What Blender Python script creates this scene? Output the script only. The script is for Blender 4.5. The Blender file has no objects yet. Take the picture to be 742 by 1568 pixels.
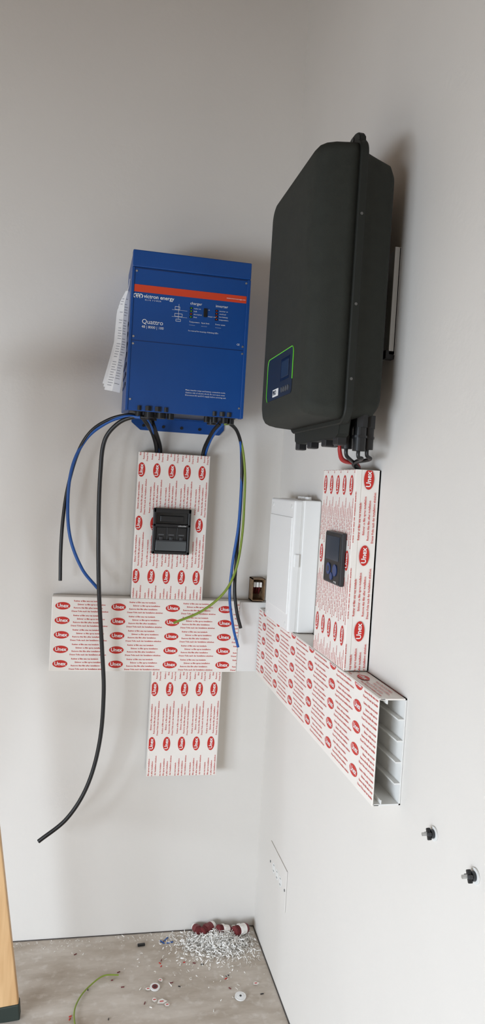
import bpy, bmesh, math, random
from mathutils import Matrix, Vector, Euler
random.seed(7)
scene=bpy.context.scene
scene.view_settings.view_transform='Standard'
scene.view_settings.look='None'
scene.view_settings.exposure=0.0

# ------------------------------------------------------------ materials
def srgb(r,g,b):
    f=lambda c:(c/255/12.92) if c/255<=0.04045 else ((c/255+0.055)/1.055)**2.4
    return (f(r),f(g),f(b),1)
def mat(name,rgb,rough=0.5,metal=0.0,var=0.0,scale=20,bump=0.0,bscale=200,spec=0.5,alpha=1.0,trans=0.0):
    m=bpy.data.materials.new(name); m.use_nodes=True
    nt=m.node_tree; b=nt.nodes['Principled BSDF']
    c=srgb(*rgb)
    b.inputs['Base Color'].default_value=c
    b.inputs['Roughness'].default_value=rough
    b.inputs['Metallic'].default_value=metal
    b.inputs['Specular IOR Level'].default_value=spec
    b.inputs['Transmission Weight'].default_value=trans
    b.inputs['Alpha'].default_value=alpha
    tc=nt.nodes.new('ShaderNodeTexCoord')
    n=nt.nodes.new('ShaderNodeTexNoise'); n.inputs['Scale'].default_value=scale; n.inputs['Detail'].default_value=4
    nt.links.new(tc.outputs['Object'],n.inputs['Vector'])
    r=nt.nodes.new('ShaderNodeValToRGB')
    r.color_ramp.elements[0].position=0.35; r.color_ramp.elements[1].position=0.65
    r.color_ramp.elements[0].color=(c[0]*(1-var),c[1]*(1-var),c[2]*(1-var),1)
    r.color_ramp.elements[1].color=(min(1,c[0]*(1+var)),min(1,c[1]*(1+var)),min(1,c[2]*(1+var)),1)
    nt.links.new(n.outputs['Fac'],r.inputs['Fac'])
    nt.links.new(r.outputs['Color'],b.inputs['Base Color'])
    if bump>0:
        n2=nt.nodes.new('ShaderNodeTexNoise'); n2.inputs['Scale'].default_value=bscale; n2.inputs['Detail'].default_value=3
        nt.links.new(tc.outputs['Object'],n2.inputs['Vector'])
        bp=nt.nodes.new('ShaderNodeBump'); bp.inputs['Strength'].default_value=bump; bp.inputs['Distance'].default_value=0.002
        nt.links.new(n2.outputs['Fac'],bp.inputs['Height']); nt.links.new(bp.outputs['Normal'],b.inputs['Normal'])
    return m
M={}
M['wall']=mat('painted_plaster',(223,218,211),0.75,var=0.012,scale=2.5,bump=0.25,bscale=60,spec=0.3)
M['ceil']=mat('ceiling_paint',(116,90,66),0.9)
M['film']=mat('trunking_film',(240,234,226),0.28,var=0.01,spec=0.5)
M['pvc']=mat('white_pvc',(232,231,227),0.4,var=0.01)
M['box']=mat('enclosure_plastic',(238,237,234),0.35)
M['red']=mat('red_print',(200,50,42),0.45,spec=0.3)
M['white']=mat('white_print',(240,240,238),0.4)
M['blue']=mat('blue_powder_coat',(16,72,142),0.38,var=0.04,scale=6,bump=0.15,bscale=900)
M['blued']=mat('blue_coat_recess',(10,46,98),0.45)
M['stripe']=mat('orange_red_stripe',(214,70,40),0.4)
M['black']=mat('black_plastic',(22,22,23),0.42,var=0.05)
M['blackg']=mat('black_gloss',(16,17,19),0.15)
M['body']=mat('dark_grey_casting',(44,46,41),0.75,var=0.06,scale=40,bump=0.35,bscale=700,spec=0.3)
M['bodyf']=mat('dark_flange',(33,35,31),0.6,spec=0.3)
M['green']=mat('green_line',(96,200,40),0.4)
M['screen']=mat('display_glass',(40,52,66),0.2)
M['panel']=mat('panel_film',(28,34,40),0.3)
M['steel']=mat('galvanised_steel',(190,190,188),0.35,metal=0.8)
M['bolt']=mat('bolt_head',(110,110,108),0.4,metal=0.7)
M['bracket']=mat('bracket_steel',(205,205,203),0.4,metal=0.1)
M['cblack']=mat('black_cable',(18,18,19),0.4)
M['cblue']=mat('blue_cable',(24,84,160),0.4)
M['cred']=mat('red_cable',(160,26,24),0.4)
M['cgreen']=mat('green_yellow_cable',(128,148,48),0.4)
M['grey']=mat('grey_plastic',(82,84,86),0.4)
M['greyd']=mat('dark_grey_plastic',(46,48,51),0.35)
M['lid']=mat('smoked_cover',(78,82,84),0.12)
M['paper']=mat('paper',(240,239,238),0.8,var=0.02,scale=60)
M['ink']=mat('grey_ink',(140,140,146),0.8)
M['btn']=mat('blue_button',(36,60,112),0.35)
M['brown']=mat('brown_terminal',(130,104,76),0.6,var=0.3,scale=80)
M['maroon']=mat('maroon_gland',(112,44,46),0.5)
M['shave']=mat('pvc_shavings',(248,245,239),0.7,var=0.03,scale=40)
M['leaf']=mat('green_rubber',(38,48,42),0.6)
M['dark_line']=mat('dark_joint_line',(84,78,74),0.9,var=0.2,scale=30)  # dark tone of the lines where walls meet floor
def wood():
    m=bpy.data.materials.new('pine_wood'); m.use_nodes=True; nt=m.node_tree; b=nt.nodes['Principled BSDF']
    tc=nt.nodes.new('ShaderNodeTexCoord'); mp=nt.nodes.new('ShaderNodeMapping'); mp.inputs['Scale'].default_value=(30,30,2)
    n=nt.nodes.new('ShaderNodeTexNoise'); n.inputs['Scale'].default_value=1.5; n.inputs['Detail'].default_value=6
    r=nt.nodes.new('ShaderNodeValToRGB'); r.color_ramp.elements[0].color=srgb(190,146,98); r.color_ramp.elements[1].color=srgb(222,184,136)
    r.color_ramp.elements[0].position=0.3; r.color_ramp.elements[1].position=0.7
    nt.links.new(tc.outputs['Object'],mp.inputs['Vector']); nt.links.new(mp.outputs['Vector'],n.inputs['Vector'])
    nt.links.new(n.outputs['Fac'],r.inputs['Fac']); nt.links.new(r.outputs['Color'],b.inputs['Base Color']); b.inputs['Roughness'].default_value=0.5
    return m
M['wood']=wood()
def floor_mat():
    m=bpy.data.materials.new('dusty_tile_floor'); m.use_nodes=True; nt=m.node_tree; b=nt.nodes['Principled BSDF']
    tc=nt.nodes.new('ShaderNodeTexCoord')
    mp=nt.nodes.new('ShaderNodeMapping'); mp.inputs['Scale'].default_value=(1.6,4.5,1); mp.inputs['Rotation'].default_value=(0,0,-0.35)
    n=nt.nodes.new('ShaderNodeTexNoise'); n.inputs['Scale'].default_value=2.2; n.inputs['Detail'].default_value=8; n.inputs['Roughness'].default_value=0.62
    r=nt.nodes.new('ShaderNodeValToRGB'); r.color_ramp.elements[0].position=0.32; r.color_ramp.elements[1].position=0.66
    r.color_ramp.elements[0].color=srgb(174,160,144); r.color_ramp.elements[1].color=srgb(216,207,196)
    n2=nt.nodes.new('ShaderNodeTexNoise'); n2.inputs['Scale'].default_value=38; n2.inputs['Detail'].default_value=6
    r2=nt.nodes.new('ShaderNodeValToRGB'); r2.color_ramp.elements[0].position=0.54; r2.color_ramp.elements[1].position=0.74
    r2.color_ramp.elements[0].color=(0,0,0,1); r2.color_ramp.elements[1].color=(0.45,0.45,0.45,1)
    mx=nt.nodes.new('ShaderNodeMix'); mx.data_type='RGBA'; mx.inputs[7].default_value=srgb(234,229,222)
    nt.links.new(tc.outputs['Object'],mp.inputs['Vector']); nt.links.new(mp.outputs['Vector'],n.inputs['Vector'])
    nt.links.new(tc.outputs['Object'],n2.inputs['Vector'])
    nt.links.new(n.outputs['Fac'],r.inputs['Fac']); nt.links.new(n2.outputs['Fac'],r2.inputs['Fac'])
    nt.links.new(r2.outputs['Color'],mx.inputs[0]); nt.links.new(r.outputs['Color'],mx.inputs[6]); nt.links.new(mx.outputs[2],b.inputs['Base Color'])
    b.inputs['Roughness'].default_value=0.75; b.inputs['Specular IOR Level'].default_value=.25
    return m
M['floor']=floor_mat()

# ------------------------------------------------------------ mesh builder
def frame(o,u,v,n):
    m=Matrix.Identity(4)
    for i in range(3):
        m[i][0]=u[i]; m[i][1]=v[i]; m[i][2]=n[i]; m[i][3]=o[i]
    return m
def FB(x,z,y=0): return frame((x,y,z),(1,0,0),(0,0,1),(0,-1,0))
def FR(y,z,x=0): return frame((x,y,z),(0,-1,0),(0,0,1),(-1,0,0))
def FT(x,y,z): return frame((x,y,z),(0,-1,0),(1,0,0),(0,0,1))
I4=Matrix.Identity(4)
class MB:
    def __init__(s,T=I4): s.bm=bmesh.new(); s.mats=[]; s.T=T
    def mi(s,k):
        if k not in s.mats: s.mats.append(k)
        return s.mats.index(k)
    def merge(s,t,k,L=I4,smooth=False):
        i=s.mi(k)
        for f in t.faces: f.material_index=i; f.smooth=smooth
        bmesh.ops.transform(t,matrix=s.T@L,verts=t.verts)
        me=bpy.data.meshes.new('t'); t.to_mesh(me); t.free(); s.bm.from_mesh(me); bpy.data.meshes.remove(me)
    def box(s,lo,hi,k,bev=0,seg=2,L=I4):
        t=bmesh.new(); bmesh.ops.create_cube(t,size=1)
        lo=Vector(lo);hi=Vector(hi);c=(lo+hi)/2;d=hi-lo
        for v in t.verts: v.co=Vector((v.co[i]*d[i]+c[i] for i in range(3)))
        if bev>0: bmesh.ops.bevel(t,geom=t.edges[:],offset=bev,segments=seg,affect='EDGES',profile=0.5)
        s.merge(t,k,L,smooth=False)
    def cyl(s,p0,p1,r,k,r2=None,seg=24,L=I4,smooth=True):
        p0=Vector(p0);p1=Vector(p1);d=p1-p0
        t=bmesh.new(); bmesh.ops.create_cone(t,cap_ends=True,segments=seg,radius1=r,radius2=r if r2 is None else r2,depth=d.length)
        q=Vector((0,0,1)).rotation_difference(d.normalized()).to_matrix().to_4x4()
        bmesh.ops.transform(t,matrix=Matrix.Translation((p0+p1)/2)@q,verts=t.verts)
        s.merge(t,k,L,smooth=False)
    def prism(s,poly,n0,n1,k,L=I4,bev=0):
        t=bmesh.new()
        vs=[t.verts.new((p[0],p[1],n0)) for p in poly]; f=t.faces.new(vs)
        r=bmesh.ops.extrude_face_region(t,geom=[f]); 
        for v in [e for e in r['geom'] if isinstance(e,bmesh.types.BMVert)]: v.co.z=n1
        bmesh.ops.recalc_face_normals(t,faces=t.faces)
        if bev>0: bmesh.ops.bevel(t,geom=t.edges[:],offset=bev,segments=2,affect='EDGES')
        s.merge(t,k,L)
    def loft(s,rings,k,L=I4,smooth=True):
        t=bmesh.new(); R=[[t.verts.new(p) for p in ring] for ring in rings]; n=len(R[0])
        for a,b in zip(R,R[1:]):
            for i in range(n): t.faces.new((a[i],a[(i+1)%n],b[(i+1)%n],b[i]))
        t.faces.new(R[0][::-1]); t.faces.new(R[-1])
        bmesh.ops.recalc_face_normals(t,faces=t.faces)
        s.merge(t,k,L,smooth=smooth)
    def obj(s,name):
        me=bpy.data.meshes.new(name); s.bm.to_mesh(me); s.bm.free()
        for k in s.mats: me.materials.append(M[k])
        o=bpy.data.objects.new(name,me); scene.collection.objects.link(o)
        return o
def rrect(w,h,r,n,cu=0,cv=0,seg=8):
    pts=[]
    for (sx,sy,a0) in ((1,1,0),(-1,1,90),(-1,-1,180),(1,-1,270)):
        for i in range(seg+1):
            a=math.radians(a0+90*i/seg)
            pts.append((cu+sx*(w/2-r)+r*math.cos(a),cv+sy*(h/2-r)+r*math.sin(a),n))
    return pts
def group(name,loc,kids):
    e=bpy.data.objects.new(name,None); e.empty_display_size=0.05; e.location=loc; scene.collection.objects.link(e)
    for k in kids:
        k.parent=e; k.matrix_parent_inverse=Matrix.Translation(Vector(loc)).inverted()
    return e
_tc={}
def text_me(body,size,align='LEFT',res=1,bold=0.0,shear=0.0,space=1.0):
    key=(body,size,align,res,bold,shear,space)
    if key in _tc: return _tc[key]
    c=bpy.data.curves.new('txt','FONT'); c.body=body; c.size=size; c.align_x=align; c.align_y='CENTER'
    c.resolution_u=res; c.offset=bold; c.shear=shear; c.space_character=space
    o=bpy.data.objects.new('txt',c); scene.collection.objects.link(o)
    dg=bpy.context.evaluated_depsgraph_get(); me=bpy.data.meshes.new_from_object(o.evaluated_get(dg))
    bpy.data.objects.remove(o); _tc[key]=me
    return me
def add_text(mb,body,size,u,v,n,k,align='LEFT',rot=0,**kw):
    me=text_me(body,size,align,**kw)
    t=bmesh.new(); t.from_mesh(me)
    mb.merge(t,k,Matrix.Translation((u,v,n))@Matrix.Rotation(rot,4,'Z'))
def curve(name,pts,r,k):
    c=bpy.data.curves.new(name,'CURVE'); c.dimensions='3D'; c.bevel_depth=r; c.bevel_resolution=4; c.resolution_u=10; c.use_fill_caps=True
    sp=c.splines.new('BEZIER'); sp.bezier_points.add(len(pts)-1)
    P=[Vector(p) for p in pts]
    for i,p in enumerate(P):
        b=sp.bezier_points[i]; b.co=p
        a=P[max(i-1,0)]; d=P[min(i+1,len(P)-1)]
        tan=(d-a).normalized()
        l0=(p-a).length/3; l1=(d-p).length/3
        b.handle_left=p-tan*l0; b.handle_right=p+tan*l1
    c.materials.append(M[k])
    o=bpy.data.objects.new(name,c); scene.collection.objects.link(o)
    return o
def mesh_curve(name,pts,r,k):
    o=curve(name,pts,r,k)
    dg=bpy.context.evaluated_depsgraph_get(); me=bpy.data.meshes.new_from_object(o.evaluated_get(dg))
    bpy.data.objects.remove(o)
    for p in me.polygons: p.use_smooth=True
    o=bpy.data.objects.new(name,me); scene.collection.objects.link(o)
    return o

# ------------------------------------------------------------ room
XL,YF,ZC=-3.4,-4.6,3.25
def slab(name,lo,hi,k):
    m=MB(); m.box(lo,hi,k); return m.obj(name)
slab('floor',(XL-.1,YF,-.1),(.12,.12,0),'floor')
slab('wall_back',(XL-.1,0,0),(.12,.12,ZC),'wall')
slab('wall_right',(0,YF,0),(.12,0,ZC),'wall')
slab('ceiling',(XL-.1,YF,ZC),(.12,.12,ZC+.1),'ceil')
slab('joint_line_1',(-.0035,YF,0),(0,-.002,.0025),'dark_line')  # thin dark strips drawn along the wall and floor joints
slab('joint_line_2',(XL,-.0035,0),(-.002,0,.002),'dark_line')
m=MB(); 
m.box((XL-.1,-1.6,0),(XL,0,ZC),'wall'); m.box((XL-.1,YF,0),(XL,-3.8,ZC),'wall'); m.box((XL-.1,-3.8,2.1),(XL,-1.6,ZC),'wall')
m.obj('wall_left')

# ------------------------------------------------------------ printed film
LINES=["Retirar el film una vez instalado","Enlever ce film apres installation","Remove this film after installation","Dieser Folie nach der Installation abziehen"]
def film_unit():
    mb=MB()
    t=bmesh.new(); vs=[t.verts.new((0.0232*math.cos(a),0.0120*math.sin(a),0)) for a in [2*math.pi*i/28 for i in range(28)]]; t.faces.new(vs); mb.merge(t,'red')
    add_text(mb,"Unex",0.0162,0,0.0002,0.0003,'white','CENTER',res=2,bold=0.0004)
    for i,l in enumerate(LINES):
        u=0.034+(0.012 if i in(1,3) else 0)
        add_text(mb,l,0.0067,u if i!=3 else 0.028,0.0165-0.0110*i,0,'red','LEFT',res=1,bold=0.00015)
    return mb.obj('unit')
_u=film_unit(); UNIT=_u.data; bpy.data.objects.remove(_u)
def film(name,T,w,h,u0,v0,pu,pv,rot=False):
    bm=bmesh.new()
    W_,H_=(w,h) if not rot else (h,w)
    a=u0
    while a-pu>-.16: a-=pu
    while a<W_:
        b=v0
        while b<H_+0.02:
            t=bmesh.new(); t.from_mesh(UNIT)
            bmesh.ops.transform(t,matrix=Matrix.Translation((a,b,0)),verts=t.verts)
            me=bpy.data.meshes.new('x'); t.to_mesh(me); t.free(); bm.from_mesh(me); bpy.data.meshes.remove(me)
            b+=pv
        a+=pu
    for co,no in (((0.0008,0,0),(-1,0,0)),((W_-0.0008,0,0),(1,0,0)),((0,0.0008,0),(0,-1,0)),((0,H_-0.0008,0),(0,1,0))):
        bmesh.ops.bisect_plane(bm,geom=bm.verts[:]+bm.edges[:]+bm.faces[:],plane_co=co,plane_no=no,clear_outer=True,dist=1e-6)
    L=Matrix.Translation((0,0,0.0005))
    if rot: L=Matrix.Translation((w,0,0.0005))@Matrix.Rotation(math.pi/2,4,'Z')
    bmesh.ops.transform(bm,matrix=T@L,verts=bm.verts)
    me=bpy.data.meshes.new(name); bm.to_mesh(me); bm.free()
    for m_ in UNIT.materials: me.materials.append(m_)
    o=bpy.data.objects.new(name,me); scene.collection.objects.link(o); return o

def trunk(T,w,h,d,along='u',k='film',ribs=True):
    m=MB(T); t=0.003
    m.box((0,0,0),(w,h,t),'pvc')
    if along=='u':
        m.box((0,0,0),(w,t,d-.004),'pvc'); m.box((0,h-t,0),(w,h,d-.004),k)
        m.box((0,0,d-t),(w,h,d),k,bev=.0012)
        m.box((0,-.001,d-.014),(w,.0015,d-.001),k); m.box((0,h-.0015,d-.014),(w,h+.001,d-.001),k)
        if ribs:
            for i in range(1,5):
                v=h*i/5
                m.box((0.0005,v-.0015,t),(w-.0005,v+.0015,t+.012),'pvc')
            for v0,v1 in ((t,t+.008),(h-t-.008,h-t)):
                m.box((0.0005,v0,d-.020),(w-.0005,v1,d-.018),'pvc')
    else:
        m.box((0,0,0),(t,h,d-.004),'pvc'); m.box((w-t,0,0),(w,h,d-.004),k)
        m.box((0,0,d-t),(w,h,d),k,bev=.0012)
        m.box((-.001,0,d-.014),(.0015,h,d-.001),k); m.box((w-.0015,0,d-.014),(w+.001,h,d-.001),k)
    return m

G=.0008
tm=trunk(FB(-.735,.913,-G),.606,.236,.06)
b=tm.obj('body'); 
tj=trunk(FB(-.129,.915,-G),.129-.0015,.231,.057,k='pvc',ribs=False); j=tj.obj('corner_cover')
f=film('film_print',FB(-.735,.913,-G-.06),.606,.236,.033,.022,.175,.0465)
group('cable_trunking',(-.43,0,.913),[b,j,f])
b=trunk(FB(-.488,1.1505,-G),.230,.474,.06,'v').obj('body'); f=film('film_print',FB(-.488,1.1505,-G-.06),.230,.474,.073,.023,.172,.0492,rot=True)
group('cable_trunking',(-.373,0,1.15),[b,f])
b=trunk(FB(-.407,.564,-G),.230,.348,.06,'v').obj('body'); f=film('film_print',FB(-.407,.564,-G-.06),.230,.348,.108,.023,.182,.0492,rot=True)
group('cable_trunking',(-.292,0,.564),[b,f])
b=trunk(FR(-.0615,.912,-G),1.04,.216,.06).obj('body'); f=film('film_print',FR(-.0615,.912,-G-.06),1.04,.216,.08,.030,.170,.0465)
f2=film('film_print_top',FT(-G-.06,-.895,1.1292),.204,.058,.05,.028,.17,.0465)
group('cable_trunking',(0,-.6,.912),[b,f,f2])
b=trunk(FR(-.662,1.1305,-G),.229,.455,.06,'v').obj('body'); f=film('film_print',FR(-.662,1.1305,-G-.06),.229,.455,.075,.022,.172,.0465,rot=True)
f2=film('film_print_side',FB(-.0600,1.1305,-.8925),.059,.455,.090,.028,.172,.0465,rot=True)
group('cable_trunking',(0,-.78,1.13),[b,f,f2])

# ------------------------------------------------------------ blue inverter charger
x0,x1,z0,z1,yf=-.549,-.200,1.735,2.197,.275
T=FB(x0,z0,-.004); w=x1-x0; h=z1-z0
m=MB(T); d=yf-.004
m.box((0,.012,0),(w,h,d-.012),'blue',bev=.003)
m.box((-.001,h-.048,d-.03),(w+.001,h+.001,d),'blue',bev=.003)
m.prism([(0,0),(w,0),(w,h-.05),(0,h-.05)],d-.012,d-.003,'blue',bev=.0015)
m.box((-.001,0,d-.03),(.007,h-.049,d),'blue',bev=.0015)
m.box((w-.009,0,d-.03),(w+.001,h-.049,d),'blue',bev=.0015)
m.box((.007,h-.0525,d-.004),(w-.009,h-.0490,d-.0022),'blued')
m.box((.008,.2015,d-.0035),(w-.010,.2040,d-.0025),'blued')
for i in range(7): m.box((-.0022,.08+i*.03,.04),(-.0005,.09+i*.03,d-.08),'blued')
m.box((.02,.004,.02),(w-.02,.0125,d-.03),'black')
body=m.obj('casing')
m=MB(T); n=d-.0024
m.box((.0075,h-.119,n),(w-.0095,h-.098,n+.0004),'stripe')
for i in range(3):
    cu,cv,r_=.012+.0075*i,h-.1305,.0075
    for a in range(16):
        a0=math.radians(-60+a*20); a1=math.radians(-60+(a+1)*20)
        t=bmesh.new(); ri,ro=.0042,.0066
        t.faces.new([t.verts.new((cu+q*math.cos(b_),cv+q*math.sin(b_),n+.0005)) for q,b_ in ((ri,a0),(ro,a0),(ro,a1),(ri,a1))]); m.merge(t,'white')
add_text(m,"victron energy",.0150,.036,h-.130,n+.0006,'white',res=3,bold=.0002)
add_text(m,"B L U E   P O W E R",.0055,.040,h-.1405,n+.0006,'white')
add_text(m,"www.victronenergy.com",.0058,w-.012,h-.109,n+.0006,'white','RIGHT')
add_text(m,"Quattro",.0185,.034,h-.203,n+.0006,'white',res=3)
add_text(m,"48 | 8000 | 100",.0105,.034,h-.218,n+.0006,'white',res=2)
add_text(m,"charger",.0115,.172,h-.136,n+.0006,'white',res=2)
add_text(m,"inverter",.0115,.248,h-.136,n+.0006,'white',res=2)
cols=['green','green','stripe','green']
for j,(u,labs) in enumerate(((.176,["mains on","bulk","absorption","float"]),(.252,["inverter on","overload","low battery","temperature"]))):
    for i in range(4):
        v=h-.150-.0085*i
        m.box((u-.004,v-.003,n),(u+.004,v+.003,n+.0006),'blackg'); m.box((u-.0018,v-.0012,n+.0006),(u+.0018,v+.0012,n+.0009),cols[i] if j==0 else 'stripe')
        add_text(m,labs[i],.0056,u+.008,v,n+.0006,'white')
m.box((.213,h-.172,n),(.223,h-.147,n+.004),'black',bev=.001)
add_text(m,"on",.005,.226,h-.15,n+.0006,'white'); add_text(m,"charger only",.005,.226,h-.169,n+.0006,'white')
for (a,b_,c,e) in ((.128,.150,.142,.158),(.128,.170,.150,.178),(.132,.186,.146,.192)):
    m.box((a,h-b_-.0005,n),(c,h-b_+.0005,n+.0004),'white'); m.box((a,h-e-.0005,n),(c,h-e+.0005,n+.0004),'white')
    m.box((a,h-e,n),(a+.0008,h-b_,n+.0004),'white'); m.box((c,h-e,n),(c+.0008,h-b_,n+.0004),'white')
m.box((.120,h-.160,n),(.165,h-.1595,n+.0004),'white'); m.box((.120,h-.180,n),(.165,h-.1795,n+.0004),'white'); m.box((.139,h-.186,n),(.1397,h-.142,n+.0004),'white')
for i,(u,t_) in enumerate(((.172,"Temperature"),(.208,"Input limit"),(.250,"Power assist"),)):
    add_text(m,t_,.0058,u,h-.190,n+.0006,'white'); add_text(m,"----------",.0055,u,h-.199,n+.0006,'white')
add_text(m,"See manual for meaning of blinking LEDs",.0055,.170,h-.216,n+.0006,'white')
for i,l in enumerate(("Mains transfer relays and battery connection inside","Caution: risk of electric shock. Do not open cover","Disconnect AC and DC supply before servicing unit")):
    add_text(m,l,.0058,.172,.072-.0075*i,n+.0006,'white')
add_text(m,"CE",.008,w-.032,h-.243,n+.0006,'white')
for u,v in ((.012,h-.06),(w-.013,h-.06),(.012,.032),(w-.013,.03),(.012,.193),(w-.013,.193),(.012,.214),(w-.013,.214)):
    m.cyl((u,v,n),(u,v,n+.002),.003,'steel',seg=14)
dec=m.obj('front_print')
m=MB(FB(0,0,-.001))
m.prism([(-.515,1.742),(-.207,1.742),(-.207,1.716),(-.222,1.698),(-.485,1.698),(-.515,1.722)],0,.006,'blue',bev=.001)
for u in (-.475,-.41,-.35,-.29,-.235): m.cyl((u,1.713,.006),(u,1.713,.009),.005,'black',seg=16)
m.box((-.515,1.738,0),(-.207,1.743,.05),'blue')
brk=m.obj('mounting_plate')
m=MB()
for (x,y,r) in ((-.505,-.20,.014),(-.475,-.215,.018),(-.44,-.215,.018),(-.41,-.21,.012),(-.30,-.215,.010),(-.275,-.21,.012),(-.245,-.215,.013),(-.222,-.20,.012),(-.46,-.12,.02),(-.27,-.13,.018)):
    m.cyl((x,y,1.760),(x,y,1.738),r*1.15,'black',seg=6); m.cyl((x,y,1.738),(x,y,1.722),r*.85,'black')
for (u,r) in ((.040,.006),(.066,.010),(.094,.010),(.118,.006),(.262,.006),(.285,.008),(.306,.007)):
    m.cyl((x0+u,-.2735,1.737),(x0+u,-.2735,1.750),r,'black',seg=6)
m.box((-.41,-.25,1.738),(-.30,-.12,1.748),'greyd',bev=.002)
gl=m.obj('cable_glands')
group('inverter_charger',(-.373,0,z0),[body,dec,brk,gl])

# ------------------------------------------------------------ cables of the inverter charger
kids=[]
C=[('cable_black',[(-.505,-.2,1.725),(-.535,-.19,1.728),(-.59,-.16,1.712),(-.643,-.12,1.674),(-.678,-.1,1.61),(-.704,-.09,1.50),(-.714,-.09,1.40),(-.716,-.09,1.30),(-.713,-.09,1.205)],.0055,'cblack'),
('cable_blue',[(-.500,-.21,1.722),(-.545,-.19,1.722),(-.60,-.15,1.70),(-.655,-.11,1.652),(-.692,-.1,1.57),(-.702,-.1,1.464),(-.69,-.1,1.345),(-.648,-.1,1.245),(-.597,-.1,1.185)],.005,'cblue'),
('cable_long',[(-.475,-.21,1.722),(-.52,-.2,1.722),(-.565,-.18,1.70),(-.6,-.16,1.65),(-.608,-.15,1.56),(-.606,-.14,1.40),(-.594,-.13,1.189),(-.573,-.12,.985),(-.562,-.12,.857),(-.567,-.12,.70),(-.598,-.12,.562),(-.655,-.12,.46),(-.738,-.12,.39)],.0065,'cblack'),
('cable_in_1',[(-.49,-.17,1.725),(-.472,-.15,1.705),(-.448,-.08,1.68),(-.432,-.045,1.64),(-.43,-.035,1.60)],.007,'cblack'),
('cable_in_2',[(-.46,-.12,1.725),(-.45,-.12,1.70),(-.432,-.07,1.67),(-.42,-.04,1.64),(-.418,-.03,1.60)],.007,'cblack'),
('cable_in_3',[(-.48,-.17,1.725),(-.46,-.14,1.70),(-.44,-.06,1.67),(-.425,-.04,1.63),(-.424,-.03,1.60)],.004,'cblue'),
('cable_in_4',[(-.25,-.17,1.725),(-.262,-.13,1.705),(-.272,-.07,1.67),(-.278,-.045,1.64),(-.278,-.035,1.60)],.006,'cblack'),
('cable_in_5',[(-.24,-.17,1.725),(-.255,-.13,1.70),(-.263,-.07,1.67),(-.27,-.04,1.63),(-.27,-.03,1.60)],.004,'cblue'),
('cable_right_black',[(-.255,-.2,1.725),(-.225,-.18,1.727),(-.19,-.15,1.705),(-.165,-.12,1.645),(-.155,-.1,1.50),(-.158,-.1,1.307),(-.158,-.1,1.195),(-.146,-.1,1.12),(-.13,-.1,1.068)],.0055,'cblack'),
('cable_right_blue',[(-.25,-.2,1.722),(-.215,-.17,1.724),(-.18,-.14,1.69),(-.162,-.11,1.61),(-.157,-.105,1.52),(-.16,-.11,1.40),(-.172,-.11,1.28),(-.175,-.11,1.172),(-.156,-.105,1.07),(-.135,-.1,1.005)],.0045,'cblue'),
('cable_right_green',[(-.24,-.2,1.722),(-.205,-.16,1.722),(-.17,-.13,1.67),(-.15,-.115,1.58),(-.145,-.11,1.48),(-.147,-.115,1.37),(-.162,-.12,1.262),(-.195,-.12,1.188),(-.262,-.11,1.124),(-.352,-.1,1.08)],.004,'cgreen')]
for n_,p,r,k in C: kids.append(mesh_curve(n_,p,r,k))
group('electrical_cables',(-.37,-.1,1.7),kids)

# ------------------------------------------------------------ leaflet hanging on the side
LE=[(0,-.564),(.12,-.580),(.50,-.584),(.70,-.594),(1,-.611)]
RE=[(0,-.551),(.3,-.553),(.6,-.554),(1,-.566)]
def lin(tab,a):
    for (a0,v0),(a1,v1) in zip(tab,tab[1:]):
        if a<=a1: return v0+(v1-v0)*(a-a0)/(a1-a0)
    return tab[-1][1]
def S(a,b_,s=0,off=0):
    zt=2.085-.012*s; zb=1.792+.010*s-.006*b_
    x=lin(LE,a)*(1-b_)+lin(RE,a)*b_-.003*s
    fold=.0055*(1-abs(2*b_-1))
    y=-.236-fold+.003*math.sin(a*5)+.010*s-off
    return (x,y,zt+(zb-zt)*a)
m=MB()
for s in range(3):
    t=bmesh.new(); rows=[[t.verts.new(S(i/18,j/6,s)) for j in range(7)] for i in range(19)]
    for a_,b_ in zip(rows,rows[1:]):
        for q in range(6): t.faces.new((a_[q],a_[q+1],b_[q+1],b_[q]))
    m.merge(t,'paper',smooth=False)
t=bmesh.new()
for i in range(34):
    a=.08+i*.0262
    for (p,q) in ((.10,.46),(.54,.90)):
        if random.random()<.15: continue
        q2=p+(q-p)*random.uniform(.6,1)
        t.faces.new([t.verts.new(S(aa,bb,0,.0007)) for aa,bb in ((a,p),(a,(p+q2)/2),(a,q2),(a+.0050,q2),(a+.0050,(p+q2)/2),(a+.0050,p))])
m.merge(t,'ink')
pap=m.obj('sheets')
st=mesh_curve('strap',[(-.551,-.20,2.13),(-.5535,-.215,2.11),(-.559,-.234,2.078)],.0018,'white')
group('instruction_leaflet',(-.58,-.21,1.9),[pap,st])

# ------------------------------------------------------------ breaker window on the trunking
m=MB(FB(-.433,1.300,-.0622)); w,h=.121,.147
m.box((0,0,0),(w,h,.006),'black',bev=.002)
for lo,hi in (((0,0,.004),(.009,h,.024)),((w-.009,0,.004),(w,h,.024)),((0,0,.004),(w,.010,.024)),((0,h-.014,.004),(w,h,.024)),((0,.088,.004),(w,.098,.024))):
    m.box(lo,hi,'black',bev=.002)
m.box((.009,.098,.005),(w-.009,h-.014,.010),'blackg')
m.box((.022,.104,.010),(w-.022,.124,.018),'black',bev=.002)
m.box((.009,.010,.005),(w-.009,.088,.012),'black')
for i in range(3):
    u=.013+i*.0325
    m.box((u,.012,.010),(u+.0315,.086,.015),'black',bev=.001)
    m.box((u+.006,.060,.015),(u+.024,.064,.0155),'grey'); m.box((u+.010,.045,.015),(u+.020,.056,.020),'greyd',bev=.001)
m.box((.011,.011,.020),(w-.011,.042,.0225),'lid',bev=.001)
m.box((.011,.042,.019),(w-.011,.046,.023),'greyd',bev=.001)
add_text(m,"schneider",.007,.080,.0925,.0243,'white')
m.obj('circuit_breaker_box')

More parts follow.
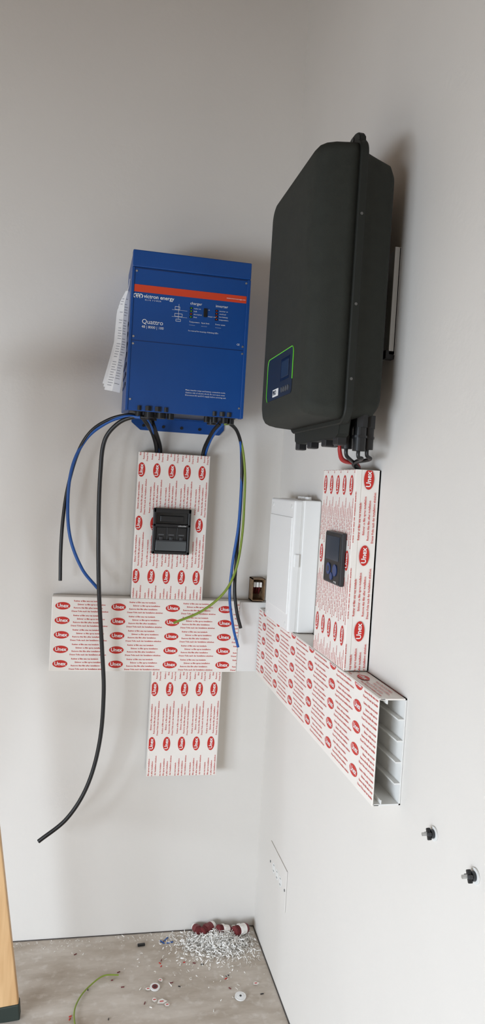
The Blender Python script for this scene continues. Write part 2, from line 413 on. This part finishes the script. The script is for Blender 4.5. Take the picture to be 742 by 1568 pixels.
# ------------------------------------------------------------ big dark solar inverter (right wall)
cy,cz=.825,1.962
T=FR(0,0,0)
m=MB(T)
def rr(w_,h_,r_,n_,du=0,dv=0): return rrect(w_,h_,r_,n_,cy+du,cz+dv,seg=10)
front=[rr(.405,.560,.024,.142),rr(.403,.558,.024,.165),rr(.399,.555,.025,.190),rr(.392,.549,.026,.208),rr(.382,.541,.028,.219),rr(.366,.527,.030,.2260),rr(.345,.508,.030,.2300),rr(.30,.465,.030,.2325),rr(.15,.22,.02,.2340)]
m.loft(front,'body')
back=[rr(.29,.47,.03,.046,-.004),rr(.318,.505,.03,.050,-.004),rr(.336,.530,.032,.060,-.004),rr(.352,.543,.034,.09,-.003),rr(.375,.552,.036,.118,-.002),rr(.395,.558,.04,.130)]
m.loft(back,'body')
casing=m.obj('casing')
m=MB(T)
fl=[rr(.416,.575,.036,.1285),rr(.420,.579,.038,.131),rr(.420,.579,.038,.143),rr(.416,.575,.036,.1455)]
m.loft(fl,'bodyf',smooth=False)
for u in (cy-.150,cy+.150):
    pts=[(u-.044,cz+.27),(u-.040,cz+.294),(u-.028,cz+.304),(u-.012,cz+.309),(u+.012,cz+.309),(u+.028,cz+.304),(u+.040,cz+.294),(u+.044,cz+.27)]
    m.prism(pts,.130,.144,'bodyf',bev=.002)
    m.cyl((u,cz+.298,.144),(u,cz+.298,.1455),.006,'black')
pts=[(cy-.175,cz-.27),(cy-.165,cz-.310),(cy-.150,cz-.317),(cy+.150,cz-.317),(cy+.165,cz-.310),(cy+.175,cz-.27)]
m.prism(pts,.118,.142,'bodyf',bev=.002)
for v in (cz-.2,cz-.05,cz+.13):
    m.cyl((cy+.2095,v,.137),(cy+.2115,v,.137),.003,'bolt',seg=12)
for u in (cy-.15,cy-.05,cy+.06,cy+.14):
    m.box((u-.014,cz-.331,.118),(u+.014,cz-.305,.140),'black',bev=.003)
flange=m.obj('flange')
m=MB(T); n=.2332
pu0,pu1,pv0,pv1=.712,.937,1.737,1.838
m.loft([rrect(pu1-pu0,pv1-pv0,.012,.2215,(pu0+pu1)/2,(pv0+pv1)/2),rrect(pu1-pu0,pv1-pv0,.012,n+.0008,(pu0+pu1)/2,(pv0+pv1)/2)],'panel',smooth=False)
r_=.014
path=[(pu0+.01,pv0),(pu0,pv0+.012)]+[(pu0,pv1-r_)]+[(pu0+r_-r_*math.cos(math.radians(a)),pv1-r_+r_*math.sin(math.radians(a))) for a in (22,45,67,90)]+[(pu1-r_,pv1)]+[(pu1-r_+r_*math.sin(math.radians(a)),pv1-r_+r_*math.cos(math.radians(a))) for a in (22,45,67,90)]+[(pu1,pv0+.03)]
pth=[T@Vector((a,b,n+.0005)) for a,b in path]
c=bpy.data.curves.new('green_outline','CURVE'); c.dimensions='3D'; c.bevel_depth=.0012; sp=c.splines.new('POLY'); sp.points.add(len(pth)-1)
for i,p in enumerate(pth): sp.points[i].co=(*p,1)
c.materials.append(M['green']); go=bpy.data.objects.new('green_outline',c); scene.collection.objects.link(go)
m.box((.845,1.779,n),(.905,1.815,n+.0016),'screen',bev=.0004)
m.box((.838,1.772,n),(.912,1.822,n+.0010),'blackg')
for i in range(4): m.cyl((.855+i*.018,1.752,n),(.855+i*.018,1.752,n+.002),.006,'grey',seg=16)
m.box((.775,1.743,n+.0004),(.825,1.760,n+.0014),'white')
add_text(m,"PIKO",.014,.778,1.7515,n+.0018,'panel',res=2,bold=.0004)
disp=m.obj('display_panel')
m=MB(T)
m.box((.70,1.84,0.001),(.924,2.075,.004),'bracket'); m.box((.917,1.84,.001),(.924,2.075,.015),'bracket',bev=.001); m.box((.70,1.84,.001),(.72,2.075,.045),'bracket',bev=.001)
m.box((.70,1.90,.001),(.86,2.02,.047),'bodyf'); m.box((.905,1.83,.001),(.924,1.850,.022),'black',bev=.002)
for v in (1.88,1.96,2.03): m.cyl((.912,v,.004),(.912,v,.007),.004,'black',seg=12)
brk=m.obj('wall_bracket')
m=MB(T)
for (u,n_,L_,r_) in ((.79,.085,.035,.010),(.815,.085,.035,.010),(.885,.095,.036,.010),(.91,.095,.036,.010),(.93,.10,.045,.012),(.965,.085,.05,.014),(.95,.060,.045,.012)):
    m.cyl((u,1.70,n_),(u,1.672,n_),r_*1.2,'black',seg=8); m.cyl((u,1.674,n_),(u,1.672-L_,n_),r_,'black'); m.cyl((u,1.655,n_),(u,1.650,n_),r_*1.15,'black',seg=12)
con=m.obj('connectors')
ck=[]
for i,(u,n_,zz,k) in enumerate(((.885,.100,1.636,'cred'),(.91,.108,1.636,'cred'),(.93,.10,1.627,'cblack'),(.965,.085,1.622,'cblack'),(.95,.060,1.627,'cblack'))):
    e=.855+.005*i
    ck.append(mesh_curve('cable_%d'%i,[(-n_,-u,zz+.01),(-n_,-u,zz-.012),(-n_+.012,-u+.010,1.604+.001*i),(-.05-.004*i,-e-.012,1.597),(-.036,-e+.006,1.578),(-.03,-e+.012,1.55)],.0042,k))
group('solar_inverter',(0,-cy,cz),[casing,flange,go,disp,brk,con]+ck)

# ------------------------------------------------------------ display unit on right trunking
m=MB(FR(-.745,1.316,-.0622)); w,h=.118,.122
m.box((0,0,0),(w,h,.010),'greyd',bev=.002)
m.box((.003,.003,.008),(w-.003,h-.003,.012),'black',bev=.0015)
m.box((.014,.056,.0115),(w-.012,h-.010,.0128),'screen')
for (u,v,r_) in ((.040,.034,.014),(.086,.034,.014),(.063,.018,.009)):
    m.cyl((u,v,.0115),(u,v,.014),r_,'btn',seg=28)
m.cyl((.040,.034,.014),(.040,.034,.0145),.007,'panel',seg=20)
add_text(m,"energy",.007,.08,.008,.0126,'white')
m.obj('energy_meter')

# ------------------------------------------------------------ distribution box on right wall
m=MB(FR(-.205,1.1298,-.0008)); w,h=.27,.374
m.box((0,0,0),(w,h,.050),'box',bev=.004,seg=3)
m.box((.001,.001,.0515),(w-.001,h-.001,.078),'box',bev=.006,seg=3)
m.box((.012,.05,.077),(w-.012,h-.05,.081),'box',bev=.002)
m.box((.002,.002,.048),(w-.002,h-.002,.055),'pvc')
m.box((w-.003,.185,.056),(w+.004,.222,.070),'box',bev=.002)
for u in (.165,.20,.235): m.cyl((u,h-.002,.03),(u,h+.009,.03),.010,'box'); 
for u in (.03,w-.03):
    for v in (.02,h-.02): m.cyl((u,v,.077),(u,v,.0792),.006,'pvc',seg=16)
m.obj('distribution_box')

# ------------------------------------------------------------ small junction box in corner
m=MB(FB(-.088,1.1508,-.0008)); w,h=.044,.075
m.box((0,0,0),(w,h,.004),'brown'); 
for lo,hi in (((0,0,0),(.003,h,.05)),((w-.003,0,0),(w,h,.05)),((0,0,0),(w,.003,.05)),((0,h-.003,0),(w,h,.05))): m.box(lo,hi,'brown')
for i in range(3):
    m.cyl((.012+.01*i,.02,.004),(.012+.01*i,.055,.03),.004,'maroon'); m.box((.006+.011*i,.045,.01),(.014+.011*i,.062,.04),'shave',bev=.001)
m.obj('junction_box')

# ------------------------------------------------------------ blank wall plate & anchors
m=MB(FR(-.170,.262,-.0006))
m.box((0,0,0),(.198,.125,.0025),'wall',bev=.001)
for u,v in ((.012,.062),(.186,.062)): m.cyl((u,v,.0025),(u,v,.0038),.004,'grey',seg=14)
for u in (.055,.095,.135):
    m.cyl((u,.062,.0025),(u,.062,.0031),.016,'pvc'); m.box((u-.005,.052,.0031),(u+.005,.054,.0036),'grey'); m.box((u-.004,.070,.0031),(u+.004,.072,.0036),'grey')
m.obj('blank_wall_plate')
for y in (-1.251,-1.397):
    m=MB(FR(y,.925,-.0005)@Matrix.Scale(.80,4))
    m.cyl((0,0,0),(0,0,.003),.016,'pvc',seg=24); m.cyl((0,0,.003),(0,0,.010),.010,'greyd',seg=24)
    m.cyl((0,0,.008),(0,0,.030),.0045,'steel',seg=6)
    m.box((-.005,-.013,.010),(.005,.013,.018),'black',bev=.002,L=Matrix.Rotation(.5,4,'Z')); m.box((-.013,-.004,.012),(.013,.004,.020),'greyd',bev=.002,L=Matrix.Rotation(.35,4,'Z'))
    m.obj('wall_anchor')

# ------------------------------------------------------------ floor debris
def shaving(t,cx,cy_,z,s):
    n=random.randint(4,8); R=s*random.uniform(.5,1.4); wdt=s*random.uniform(.2,.45); a0=random.uniform(0,6.28); arc=random.uniform(1.2,4.5)
    rot=Euler((random.uniform(-1.2,1.2),random.uniform(-1.2,1.2),random.uniform(0,6.28))).to_matrix()
    prev=None
    for i in range(n+1):
        a=a0+arc*i/n
        p=Vector((R*math.cos(a),R*math.sin(a),wdt*i/n*.6))
        q=p+Vector((0,0,wdt))
        p=rot@p;q=rot@q
        cur=[t.verts.new((cx+p.x,min(-.003,cy_+p.y),max(.001,z+p.z))),t.verts.new((cx+q.x,min(-.003,cy_+q.y),max(.0015,z+q.z)))]
        if prev: t.faces.new((prev[0],prev[1],cur[1],cur[0]))
        prev=cur
m=MB(); t=bmesh.new()
for i in range(4900):
    if i<4100:
        x=random.gauss(-.135,.054); y=-.078+random.gauss(0,.037)
        dd=math.hypot((x+.135)/.14,(y+.078)/.10); z=max(0,.034*(1-dd))*random.random()+.002; s=random.uniform(.004,.009)
    elif i<4550:
        x=random.gauss(-.19,.10); y=-abs(random.gauss(.10,.09)); z=.002; s=random.uniform(.003,.006)
    else:
        x=random.uniform(-1.3,-.03); y=-abs(random.gauss(0,.03))-.004; z=.0015; s=random.uniform(.002,.004)
    if x>-.014 or y>-.012: continue
    shaving(t,x,y,z,s)
m.merge(t,'shave'); m.obj('plastic_shavings')
def gland(x,y,rz,tilt,big=1.0,flip=False):
    L=Matrix.Translation((x,y,.026*big))@Matrix.Rotation(rz,4,'Z')@Matrix.Rotation(tilt,4,'Y')@Matrix.Scale(big,4)
    m=MB(L)
    a='maroon'; 
    m.cyl((-.028,0,0),(-.012,0,0),.0145,a); 
    for i in range(4): m.cyl((-.026+i*.004,0,0),(-.0245+i*.004,0,0),.0162,a)
    m.cyl((-.012,0,0),(-.002,0,0),.019,'shave' if flip else 'maroon',seg=6); m.cyl((-.002,0,0),(.014,0,0),.0165,'shave' if flip else a); m.cyl((.014,0,0),(.026,0,0),.0175,a if flip else 'shave',seg=10,r2=.013)
    m.cyl((.026,0,0),(.0262,0,0),.009,'black')
    m.obj('cable_gland')
gland(-.205,-.030,1.9,.1,.8); gland(-.168,-.040,.6,-.1,1.0); gland(-.115,-.055,.35,.3,1.0,True); gland(-.058,-.060,.5,.1,1.05,True)
def disc(x,y,r,k2,nm):
    m=MB(Matrix.Translation((x,y,.0024))@Matrix.Rotation(.12,4,'X')); m.cyl((0,0,0),(0,0,.003),r,'box',seg=32)
    m.cyl((0,0,.003),(0,0,.0036),r*.6,k2,seg=24); m.cyl((0,0,.0036),(0,0,.0042),r*.2,'greyd',seg=12)
    m.obj(nm)
disc(-.119,-.352,.017,'white','plastic_cap'); disc(-.369,-.280,.015,'maroon','plastic_cap')
m=MB()
for i in range(30):
    x=random.uniform(-.62,-.05); y=random.uniform(-.40,-.03); a=random.uniform(0,3.1); s=random.uniform(.003,.006)
    m.box((-s,-.001,0.0005),(s,.0012,.0025),random.choice(['black','shave','maroon','shave','red']),L=Matrix.Translation((x,y,0))@Matrix.Rotation(a,4,'Z'))
for (x,y,a) in ((-.310,-.045,.9),(-.325,-.06,2.2),(-.30,-.065,.2)):
    m.box((-.011,-.002,.001),(.011,.002,.004),'cblue',bev=.001,L=Matrix.Translation((x,y,0))@Matrix.Rotation(a,4,'Z'))
m.box((-.012,-.004,.001),(.012,.004,.008),'black',bev=.001,L=Matrix.Translation((-.395,-.07,0))@Matrix.Rotation(.1,4,'Z'))
for (x,y,s) in ((-.355,-.345,.014),(-.375,-.335,.010),(-.34,-.36,.009),(-.39,-.285,.009),(-.06,-.30,.010),(-.35,-.25,.008)):
    t=bmesh.new(); k=random.randint(5,7); t.faces.new([t.verts.new((x+s*random.uniform(.6,1.2)*math.cos(6.28*i/k),y+s*random.uniform(.6,1.2)*math.sin(6.28*i/k),.003+.002*random.random())) for i in range(k)]); m.merge(t,'shave')
    m.box((x-s*.4,y-.002,.0048),(x+s*.4,y+.001,.0052),'red')
m.obj('wire_offcuts')
mesh_curve('green_wire',[(-.475,-.215,.006),(-.52,-.222,.012),(-.56,-.255,.008),(-.59,-.30,.006),(-.606,-.36,.006),(-.60,-.44,.006)],.0022,'cgreen')

# ------------------------------------------------------------ wooden stepladder (A frame), mostly left of the view
def beam(m,p0,p1,wx,wy,k):
    p0=Vector(p0);p1=Vector(p1); L=(p1-p0).length; zz=(p1-p0).normalized(); yy=Vector((0,1,0)); xx=yy.cross(zz).normalized(); yy=zz.cross(xx)
    m.box((-wx/2,-wy/2,0),(wx/2,wy/2,L),k,bev=.003,L=frame(p0,xx,yy,zz))
m=MB(); fx,bx,tx,H_=-.786,-1.42,-1.03,1.75
for y in (-.355,-.80):
    yt=-.42 if y>-.5 else -.735
    beam(m,(fx,y,.03),(tx,yt,H_),.055,.026,'wood'); beam(m,(bx,y,.04),(tx-.06,yt,H_),.045,.026,'wood')
    beam(m,(fx+.002,y,.0),(fx-.003,y,.045),.060,.034,'leaf'); beam(m,(bx,y,.0),(bx+.01,y,.06),.055,.034,'leaf')
for i in range(2,6):
    a=i*.27/H_; x=fx+(tx-fx)*a; yy=.2225-(.2225-.157)*a
    m.box((x-.045,-.5775-yy,i*.27-.01),(x+.03,-.5775+yy,i*.27+.01),'wood',bev=.003)
m.box((tx-.13,-.77,H_-.01),(tx+.08,-.39,H_+.015),'wood',bev=.004)
m.obj('wooden_stepladder')

# ------------------------------------------------------------ lights
def area(name,loc,target,sx,sy,power,col):
    l=bpy.data.lights.new(name,'AREA'); l.shape='RECTANGLE'; l.size=sx; l.size_y=sy; l.energy=power; l.color=col
    o=bpy.data.objects.new(name,l); scene.collection.objects.link(o); o.location=loc
    o.rotation_euler=(Vector(target)-Vector(loc)).to_track_quat('-Z','Y').to_euler(); return o
al=area('doorway_daylight',(-3.0,-3.1,.80),(-.7,-.5,-1.45),2.0,1.1,128,(.76,.87,1.0))
al.data.spread=math.radians(150)
w_=bpy.data.worlds.new('w'); scene.world=w_; w_.use_nodes=True
nt=w_.node_tree; bg=nt.nodes['Background']; bg.inputs[1].default_value=.47
tc=nt.nodes.new('ShaderNodeTexCoord'); sx=nt.nodes.new('ShaderNodeSeparateXYZ'); rp=nt.nodes.new('ShaderNodeValToRGB')
nt.links.new(tc.outputs['Generated'],sx.inputs[0]); 
mr=nt.nodes.new('ShaderNodeMapRange'); mr.inputs['From Min'].default_value=-1; mr.inputs['From Max'].default_value=1
nt.links.new(sx.outputs['Z'],mr.inputs['Value']); nt.links.new(mr.outputs['Result'],rp.inputs['Fac']); nt.links.new(rp.outputs['Color'],bg.inputs[0])
e=rp.color_ramp.elements; e[0].position=.46; e[0].color=(.50,.34,.20,1); e[1].position=.56; e[1].color=(1.0,.88,.74,1)

# ------------------------------------------------------------ camera
yaw,pitch,roll=math.radians(11.92),math.radians(1.96),math.radians(3.37)
F=Vector((math.sin(yaw)*math.cos(pitch),math.cos(yaw)*math.cos(pitch),-math.sin(pitch)))
R=Vector((math.cos(yaw),-math.sin(yaw),0)); U=R.cross(F)
c_,s_=math.cos(roll),math.sin(roll)
R2=c_*R+s_*U; U2=-s_*R+c_*U
cd=bpy.data.cameras.new('camera'); cd.sensor_fit='VERTICAL'; cd.sensor_height=36; cd.lens=36*1137.3/1568; cd.clip_start=.05
co=bpy.data.objects.new('camera',cd); scene.collection.objects.link(co)
co.matrix_world=frame((-.647,-2.469,1.532),R2,U2,-F)
scene.camera=co
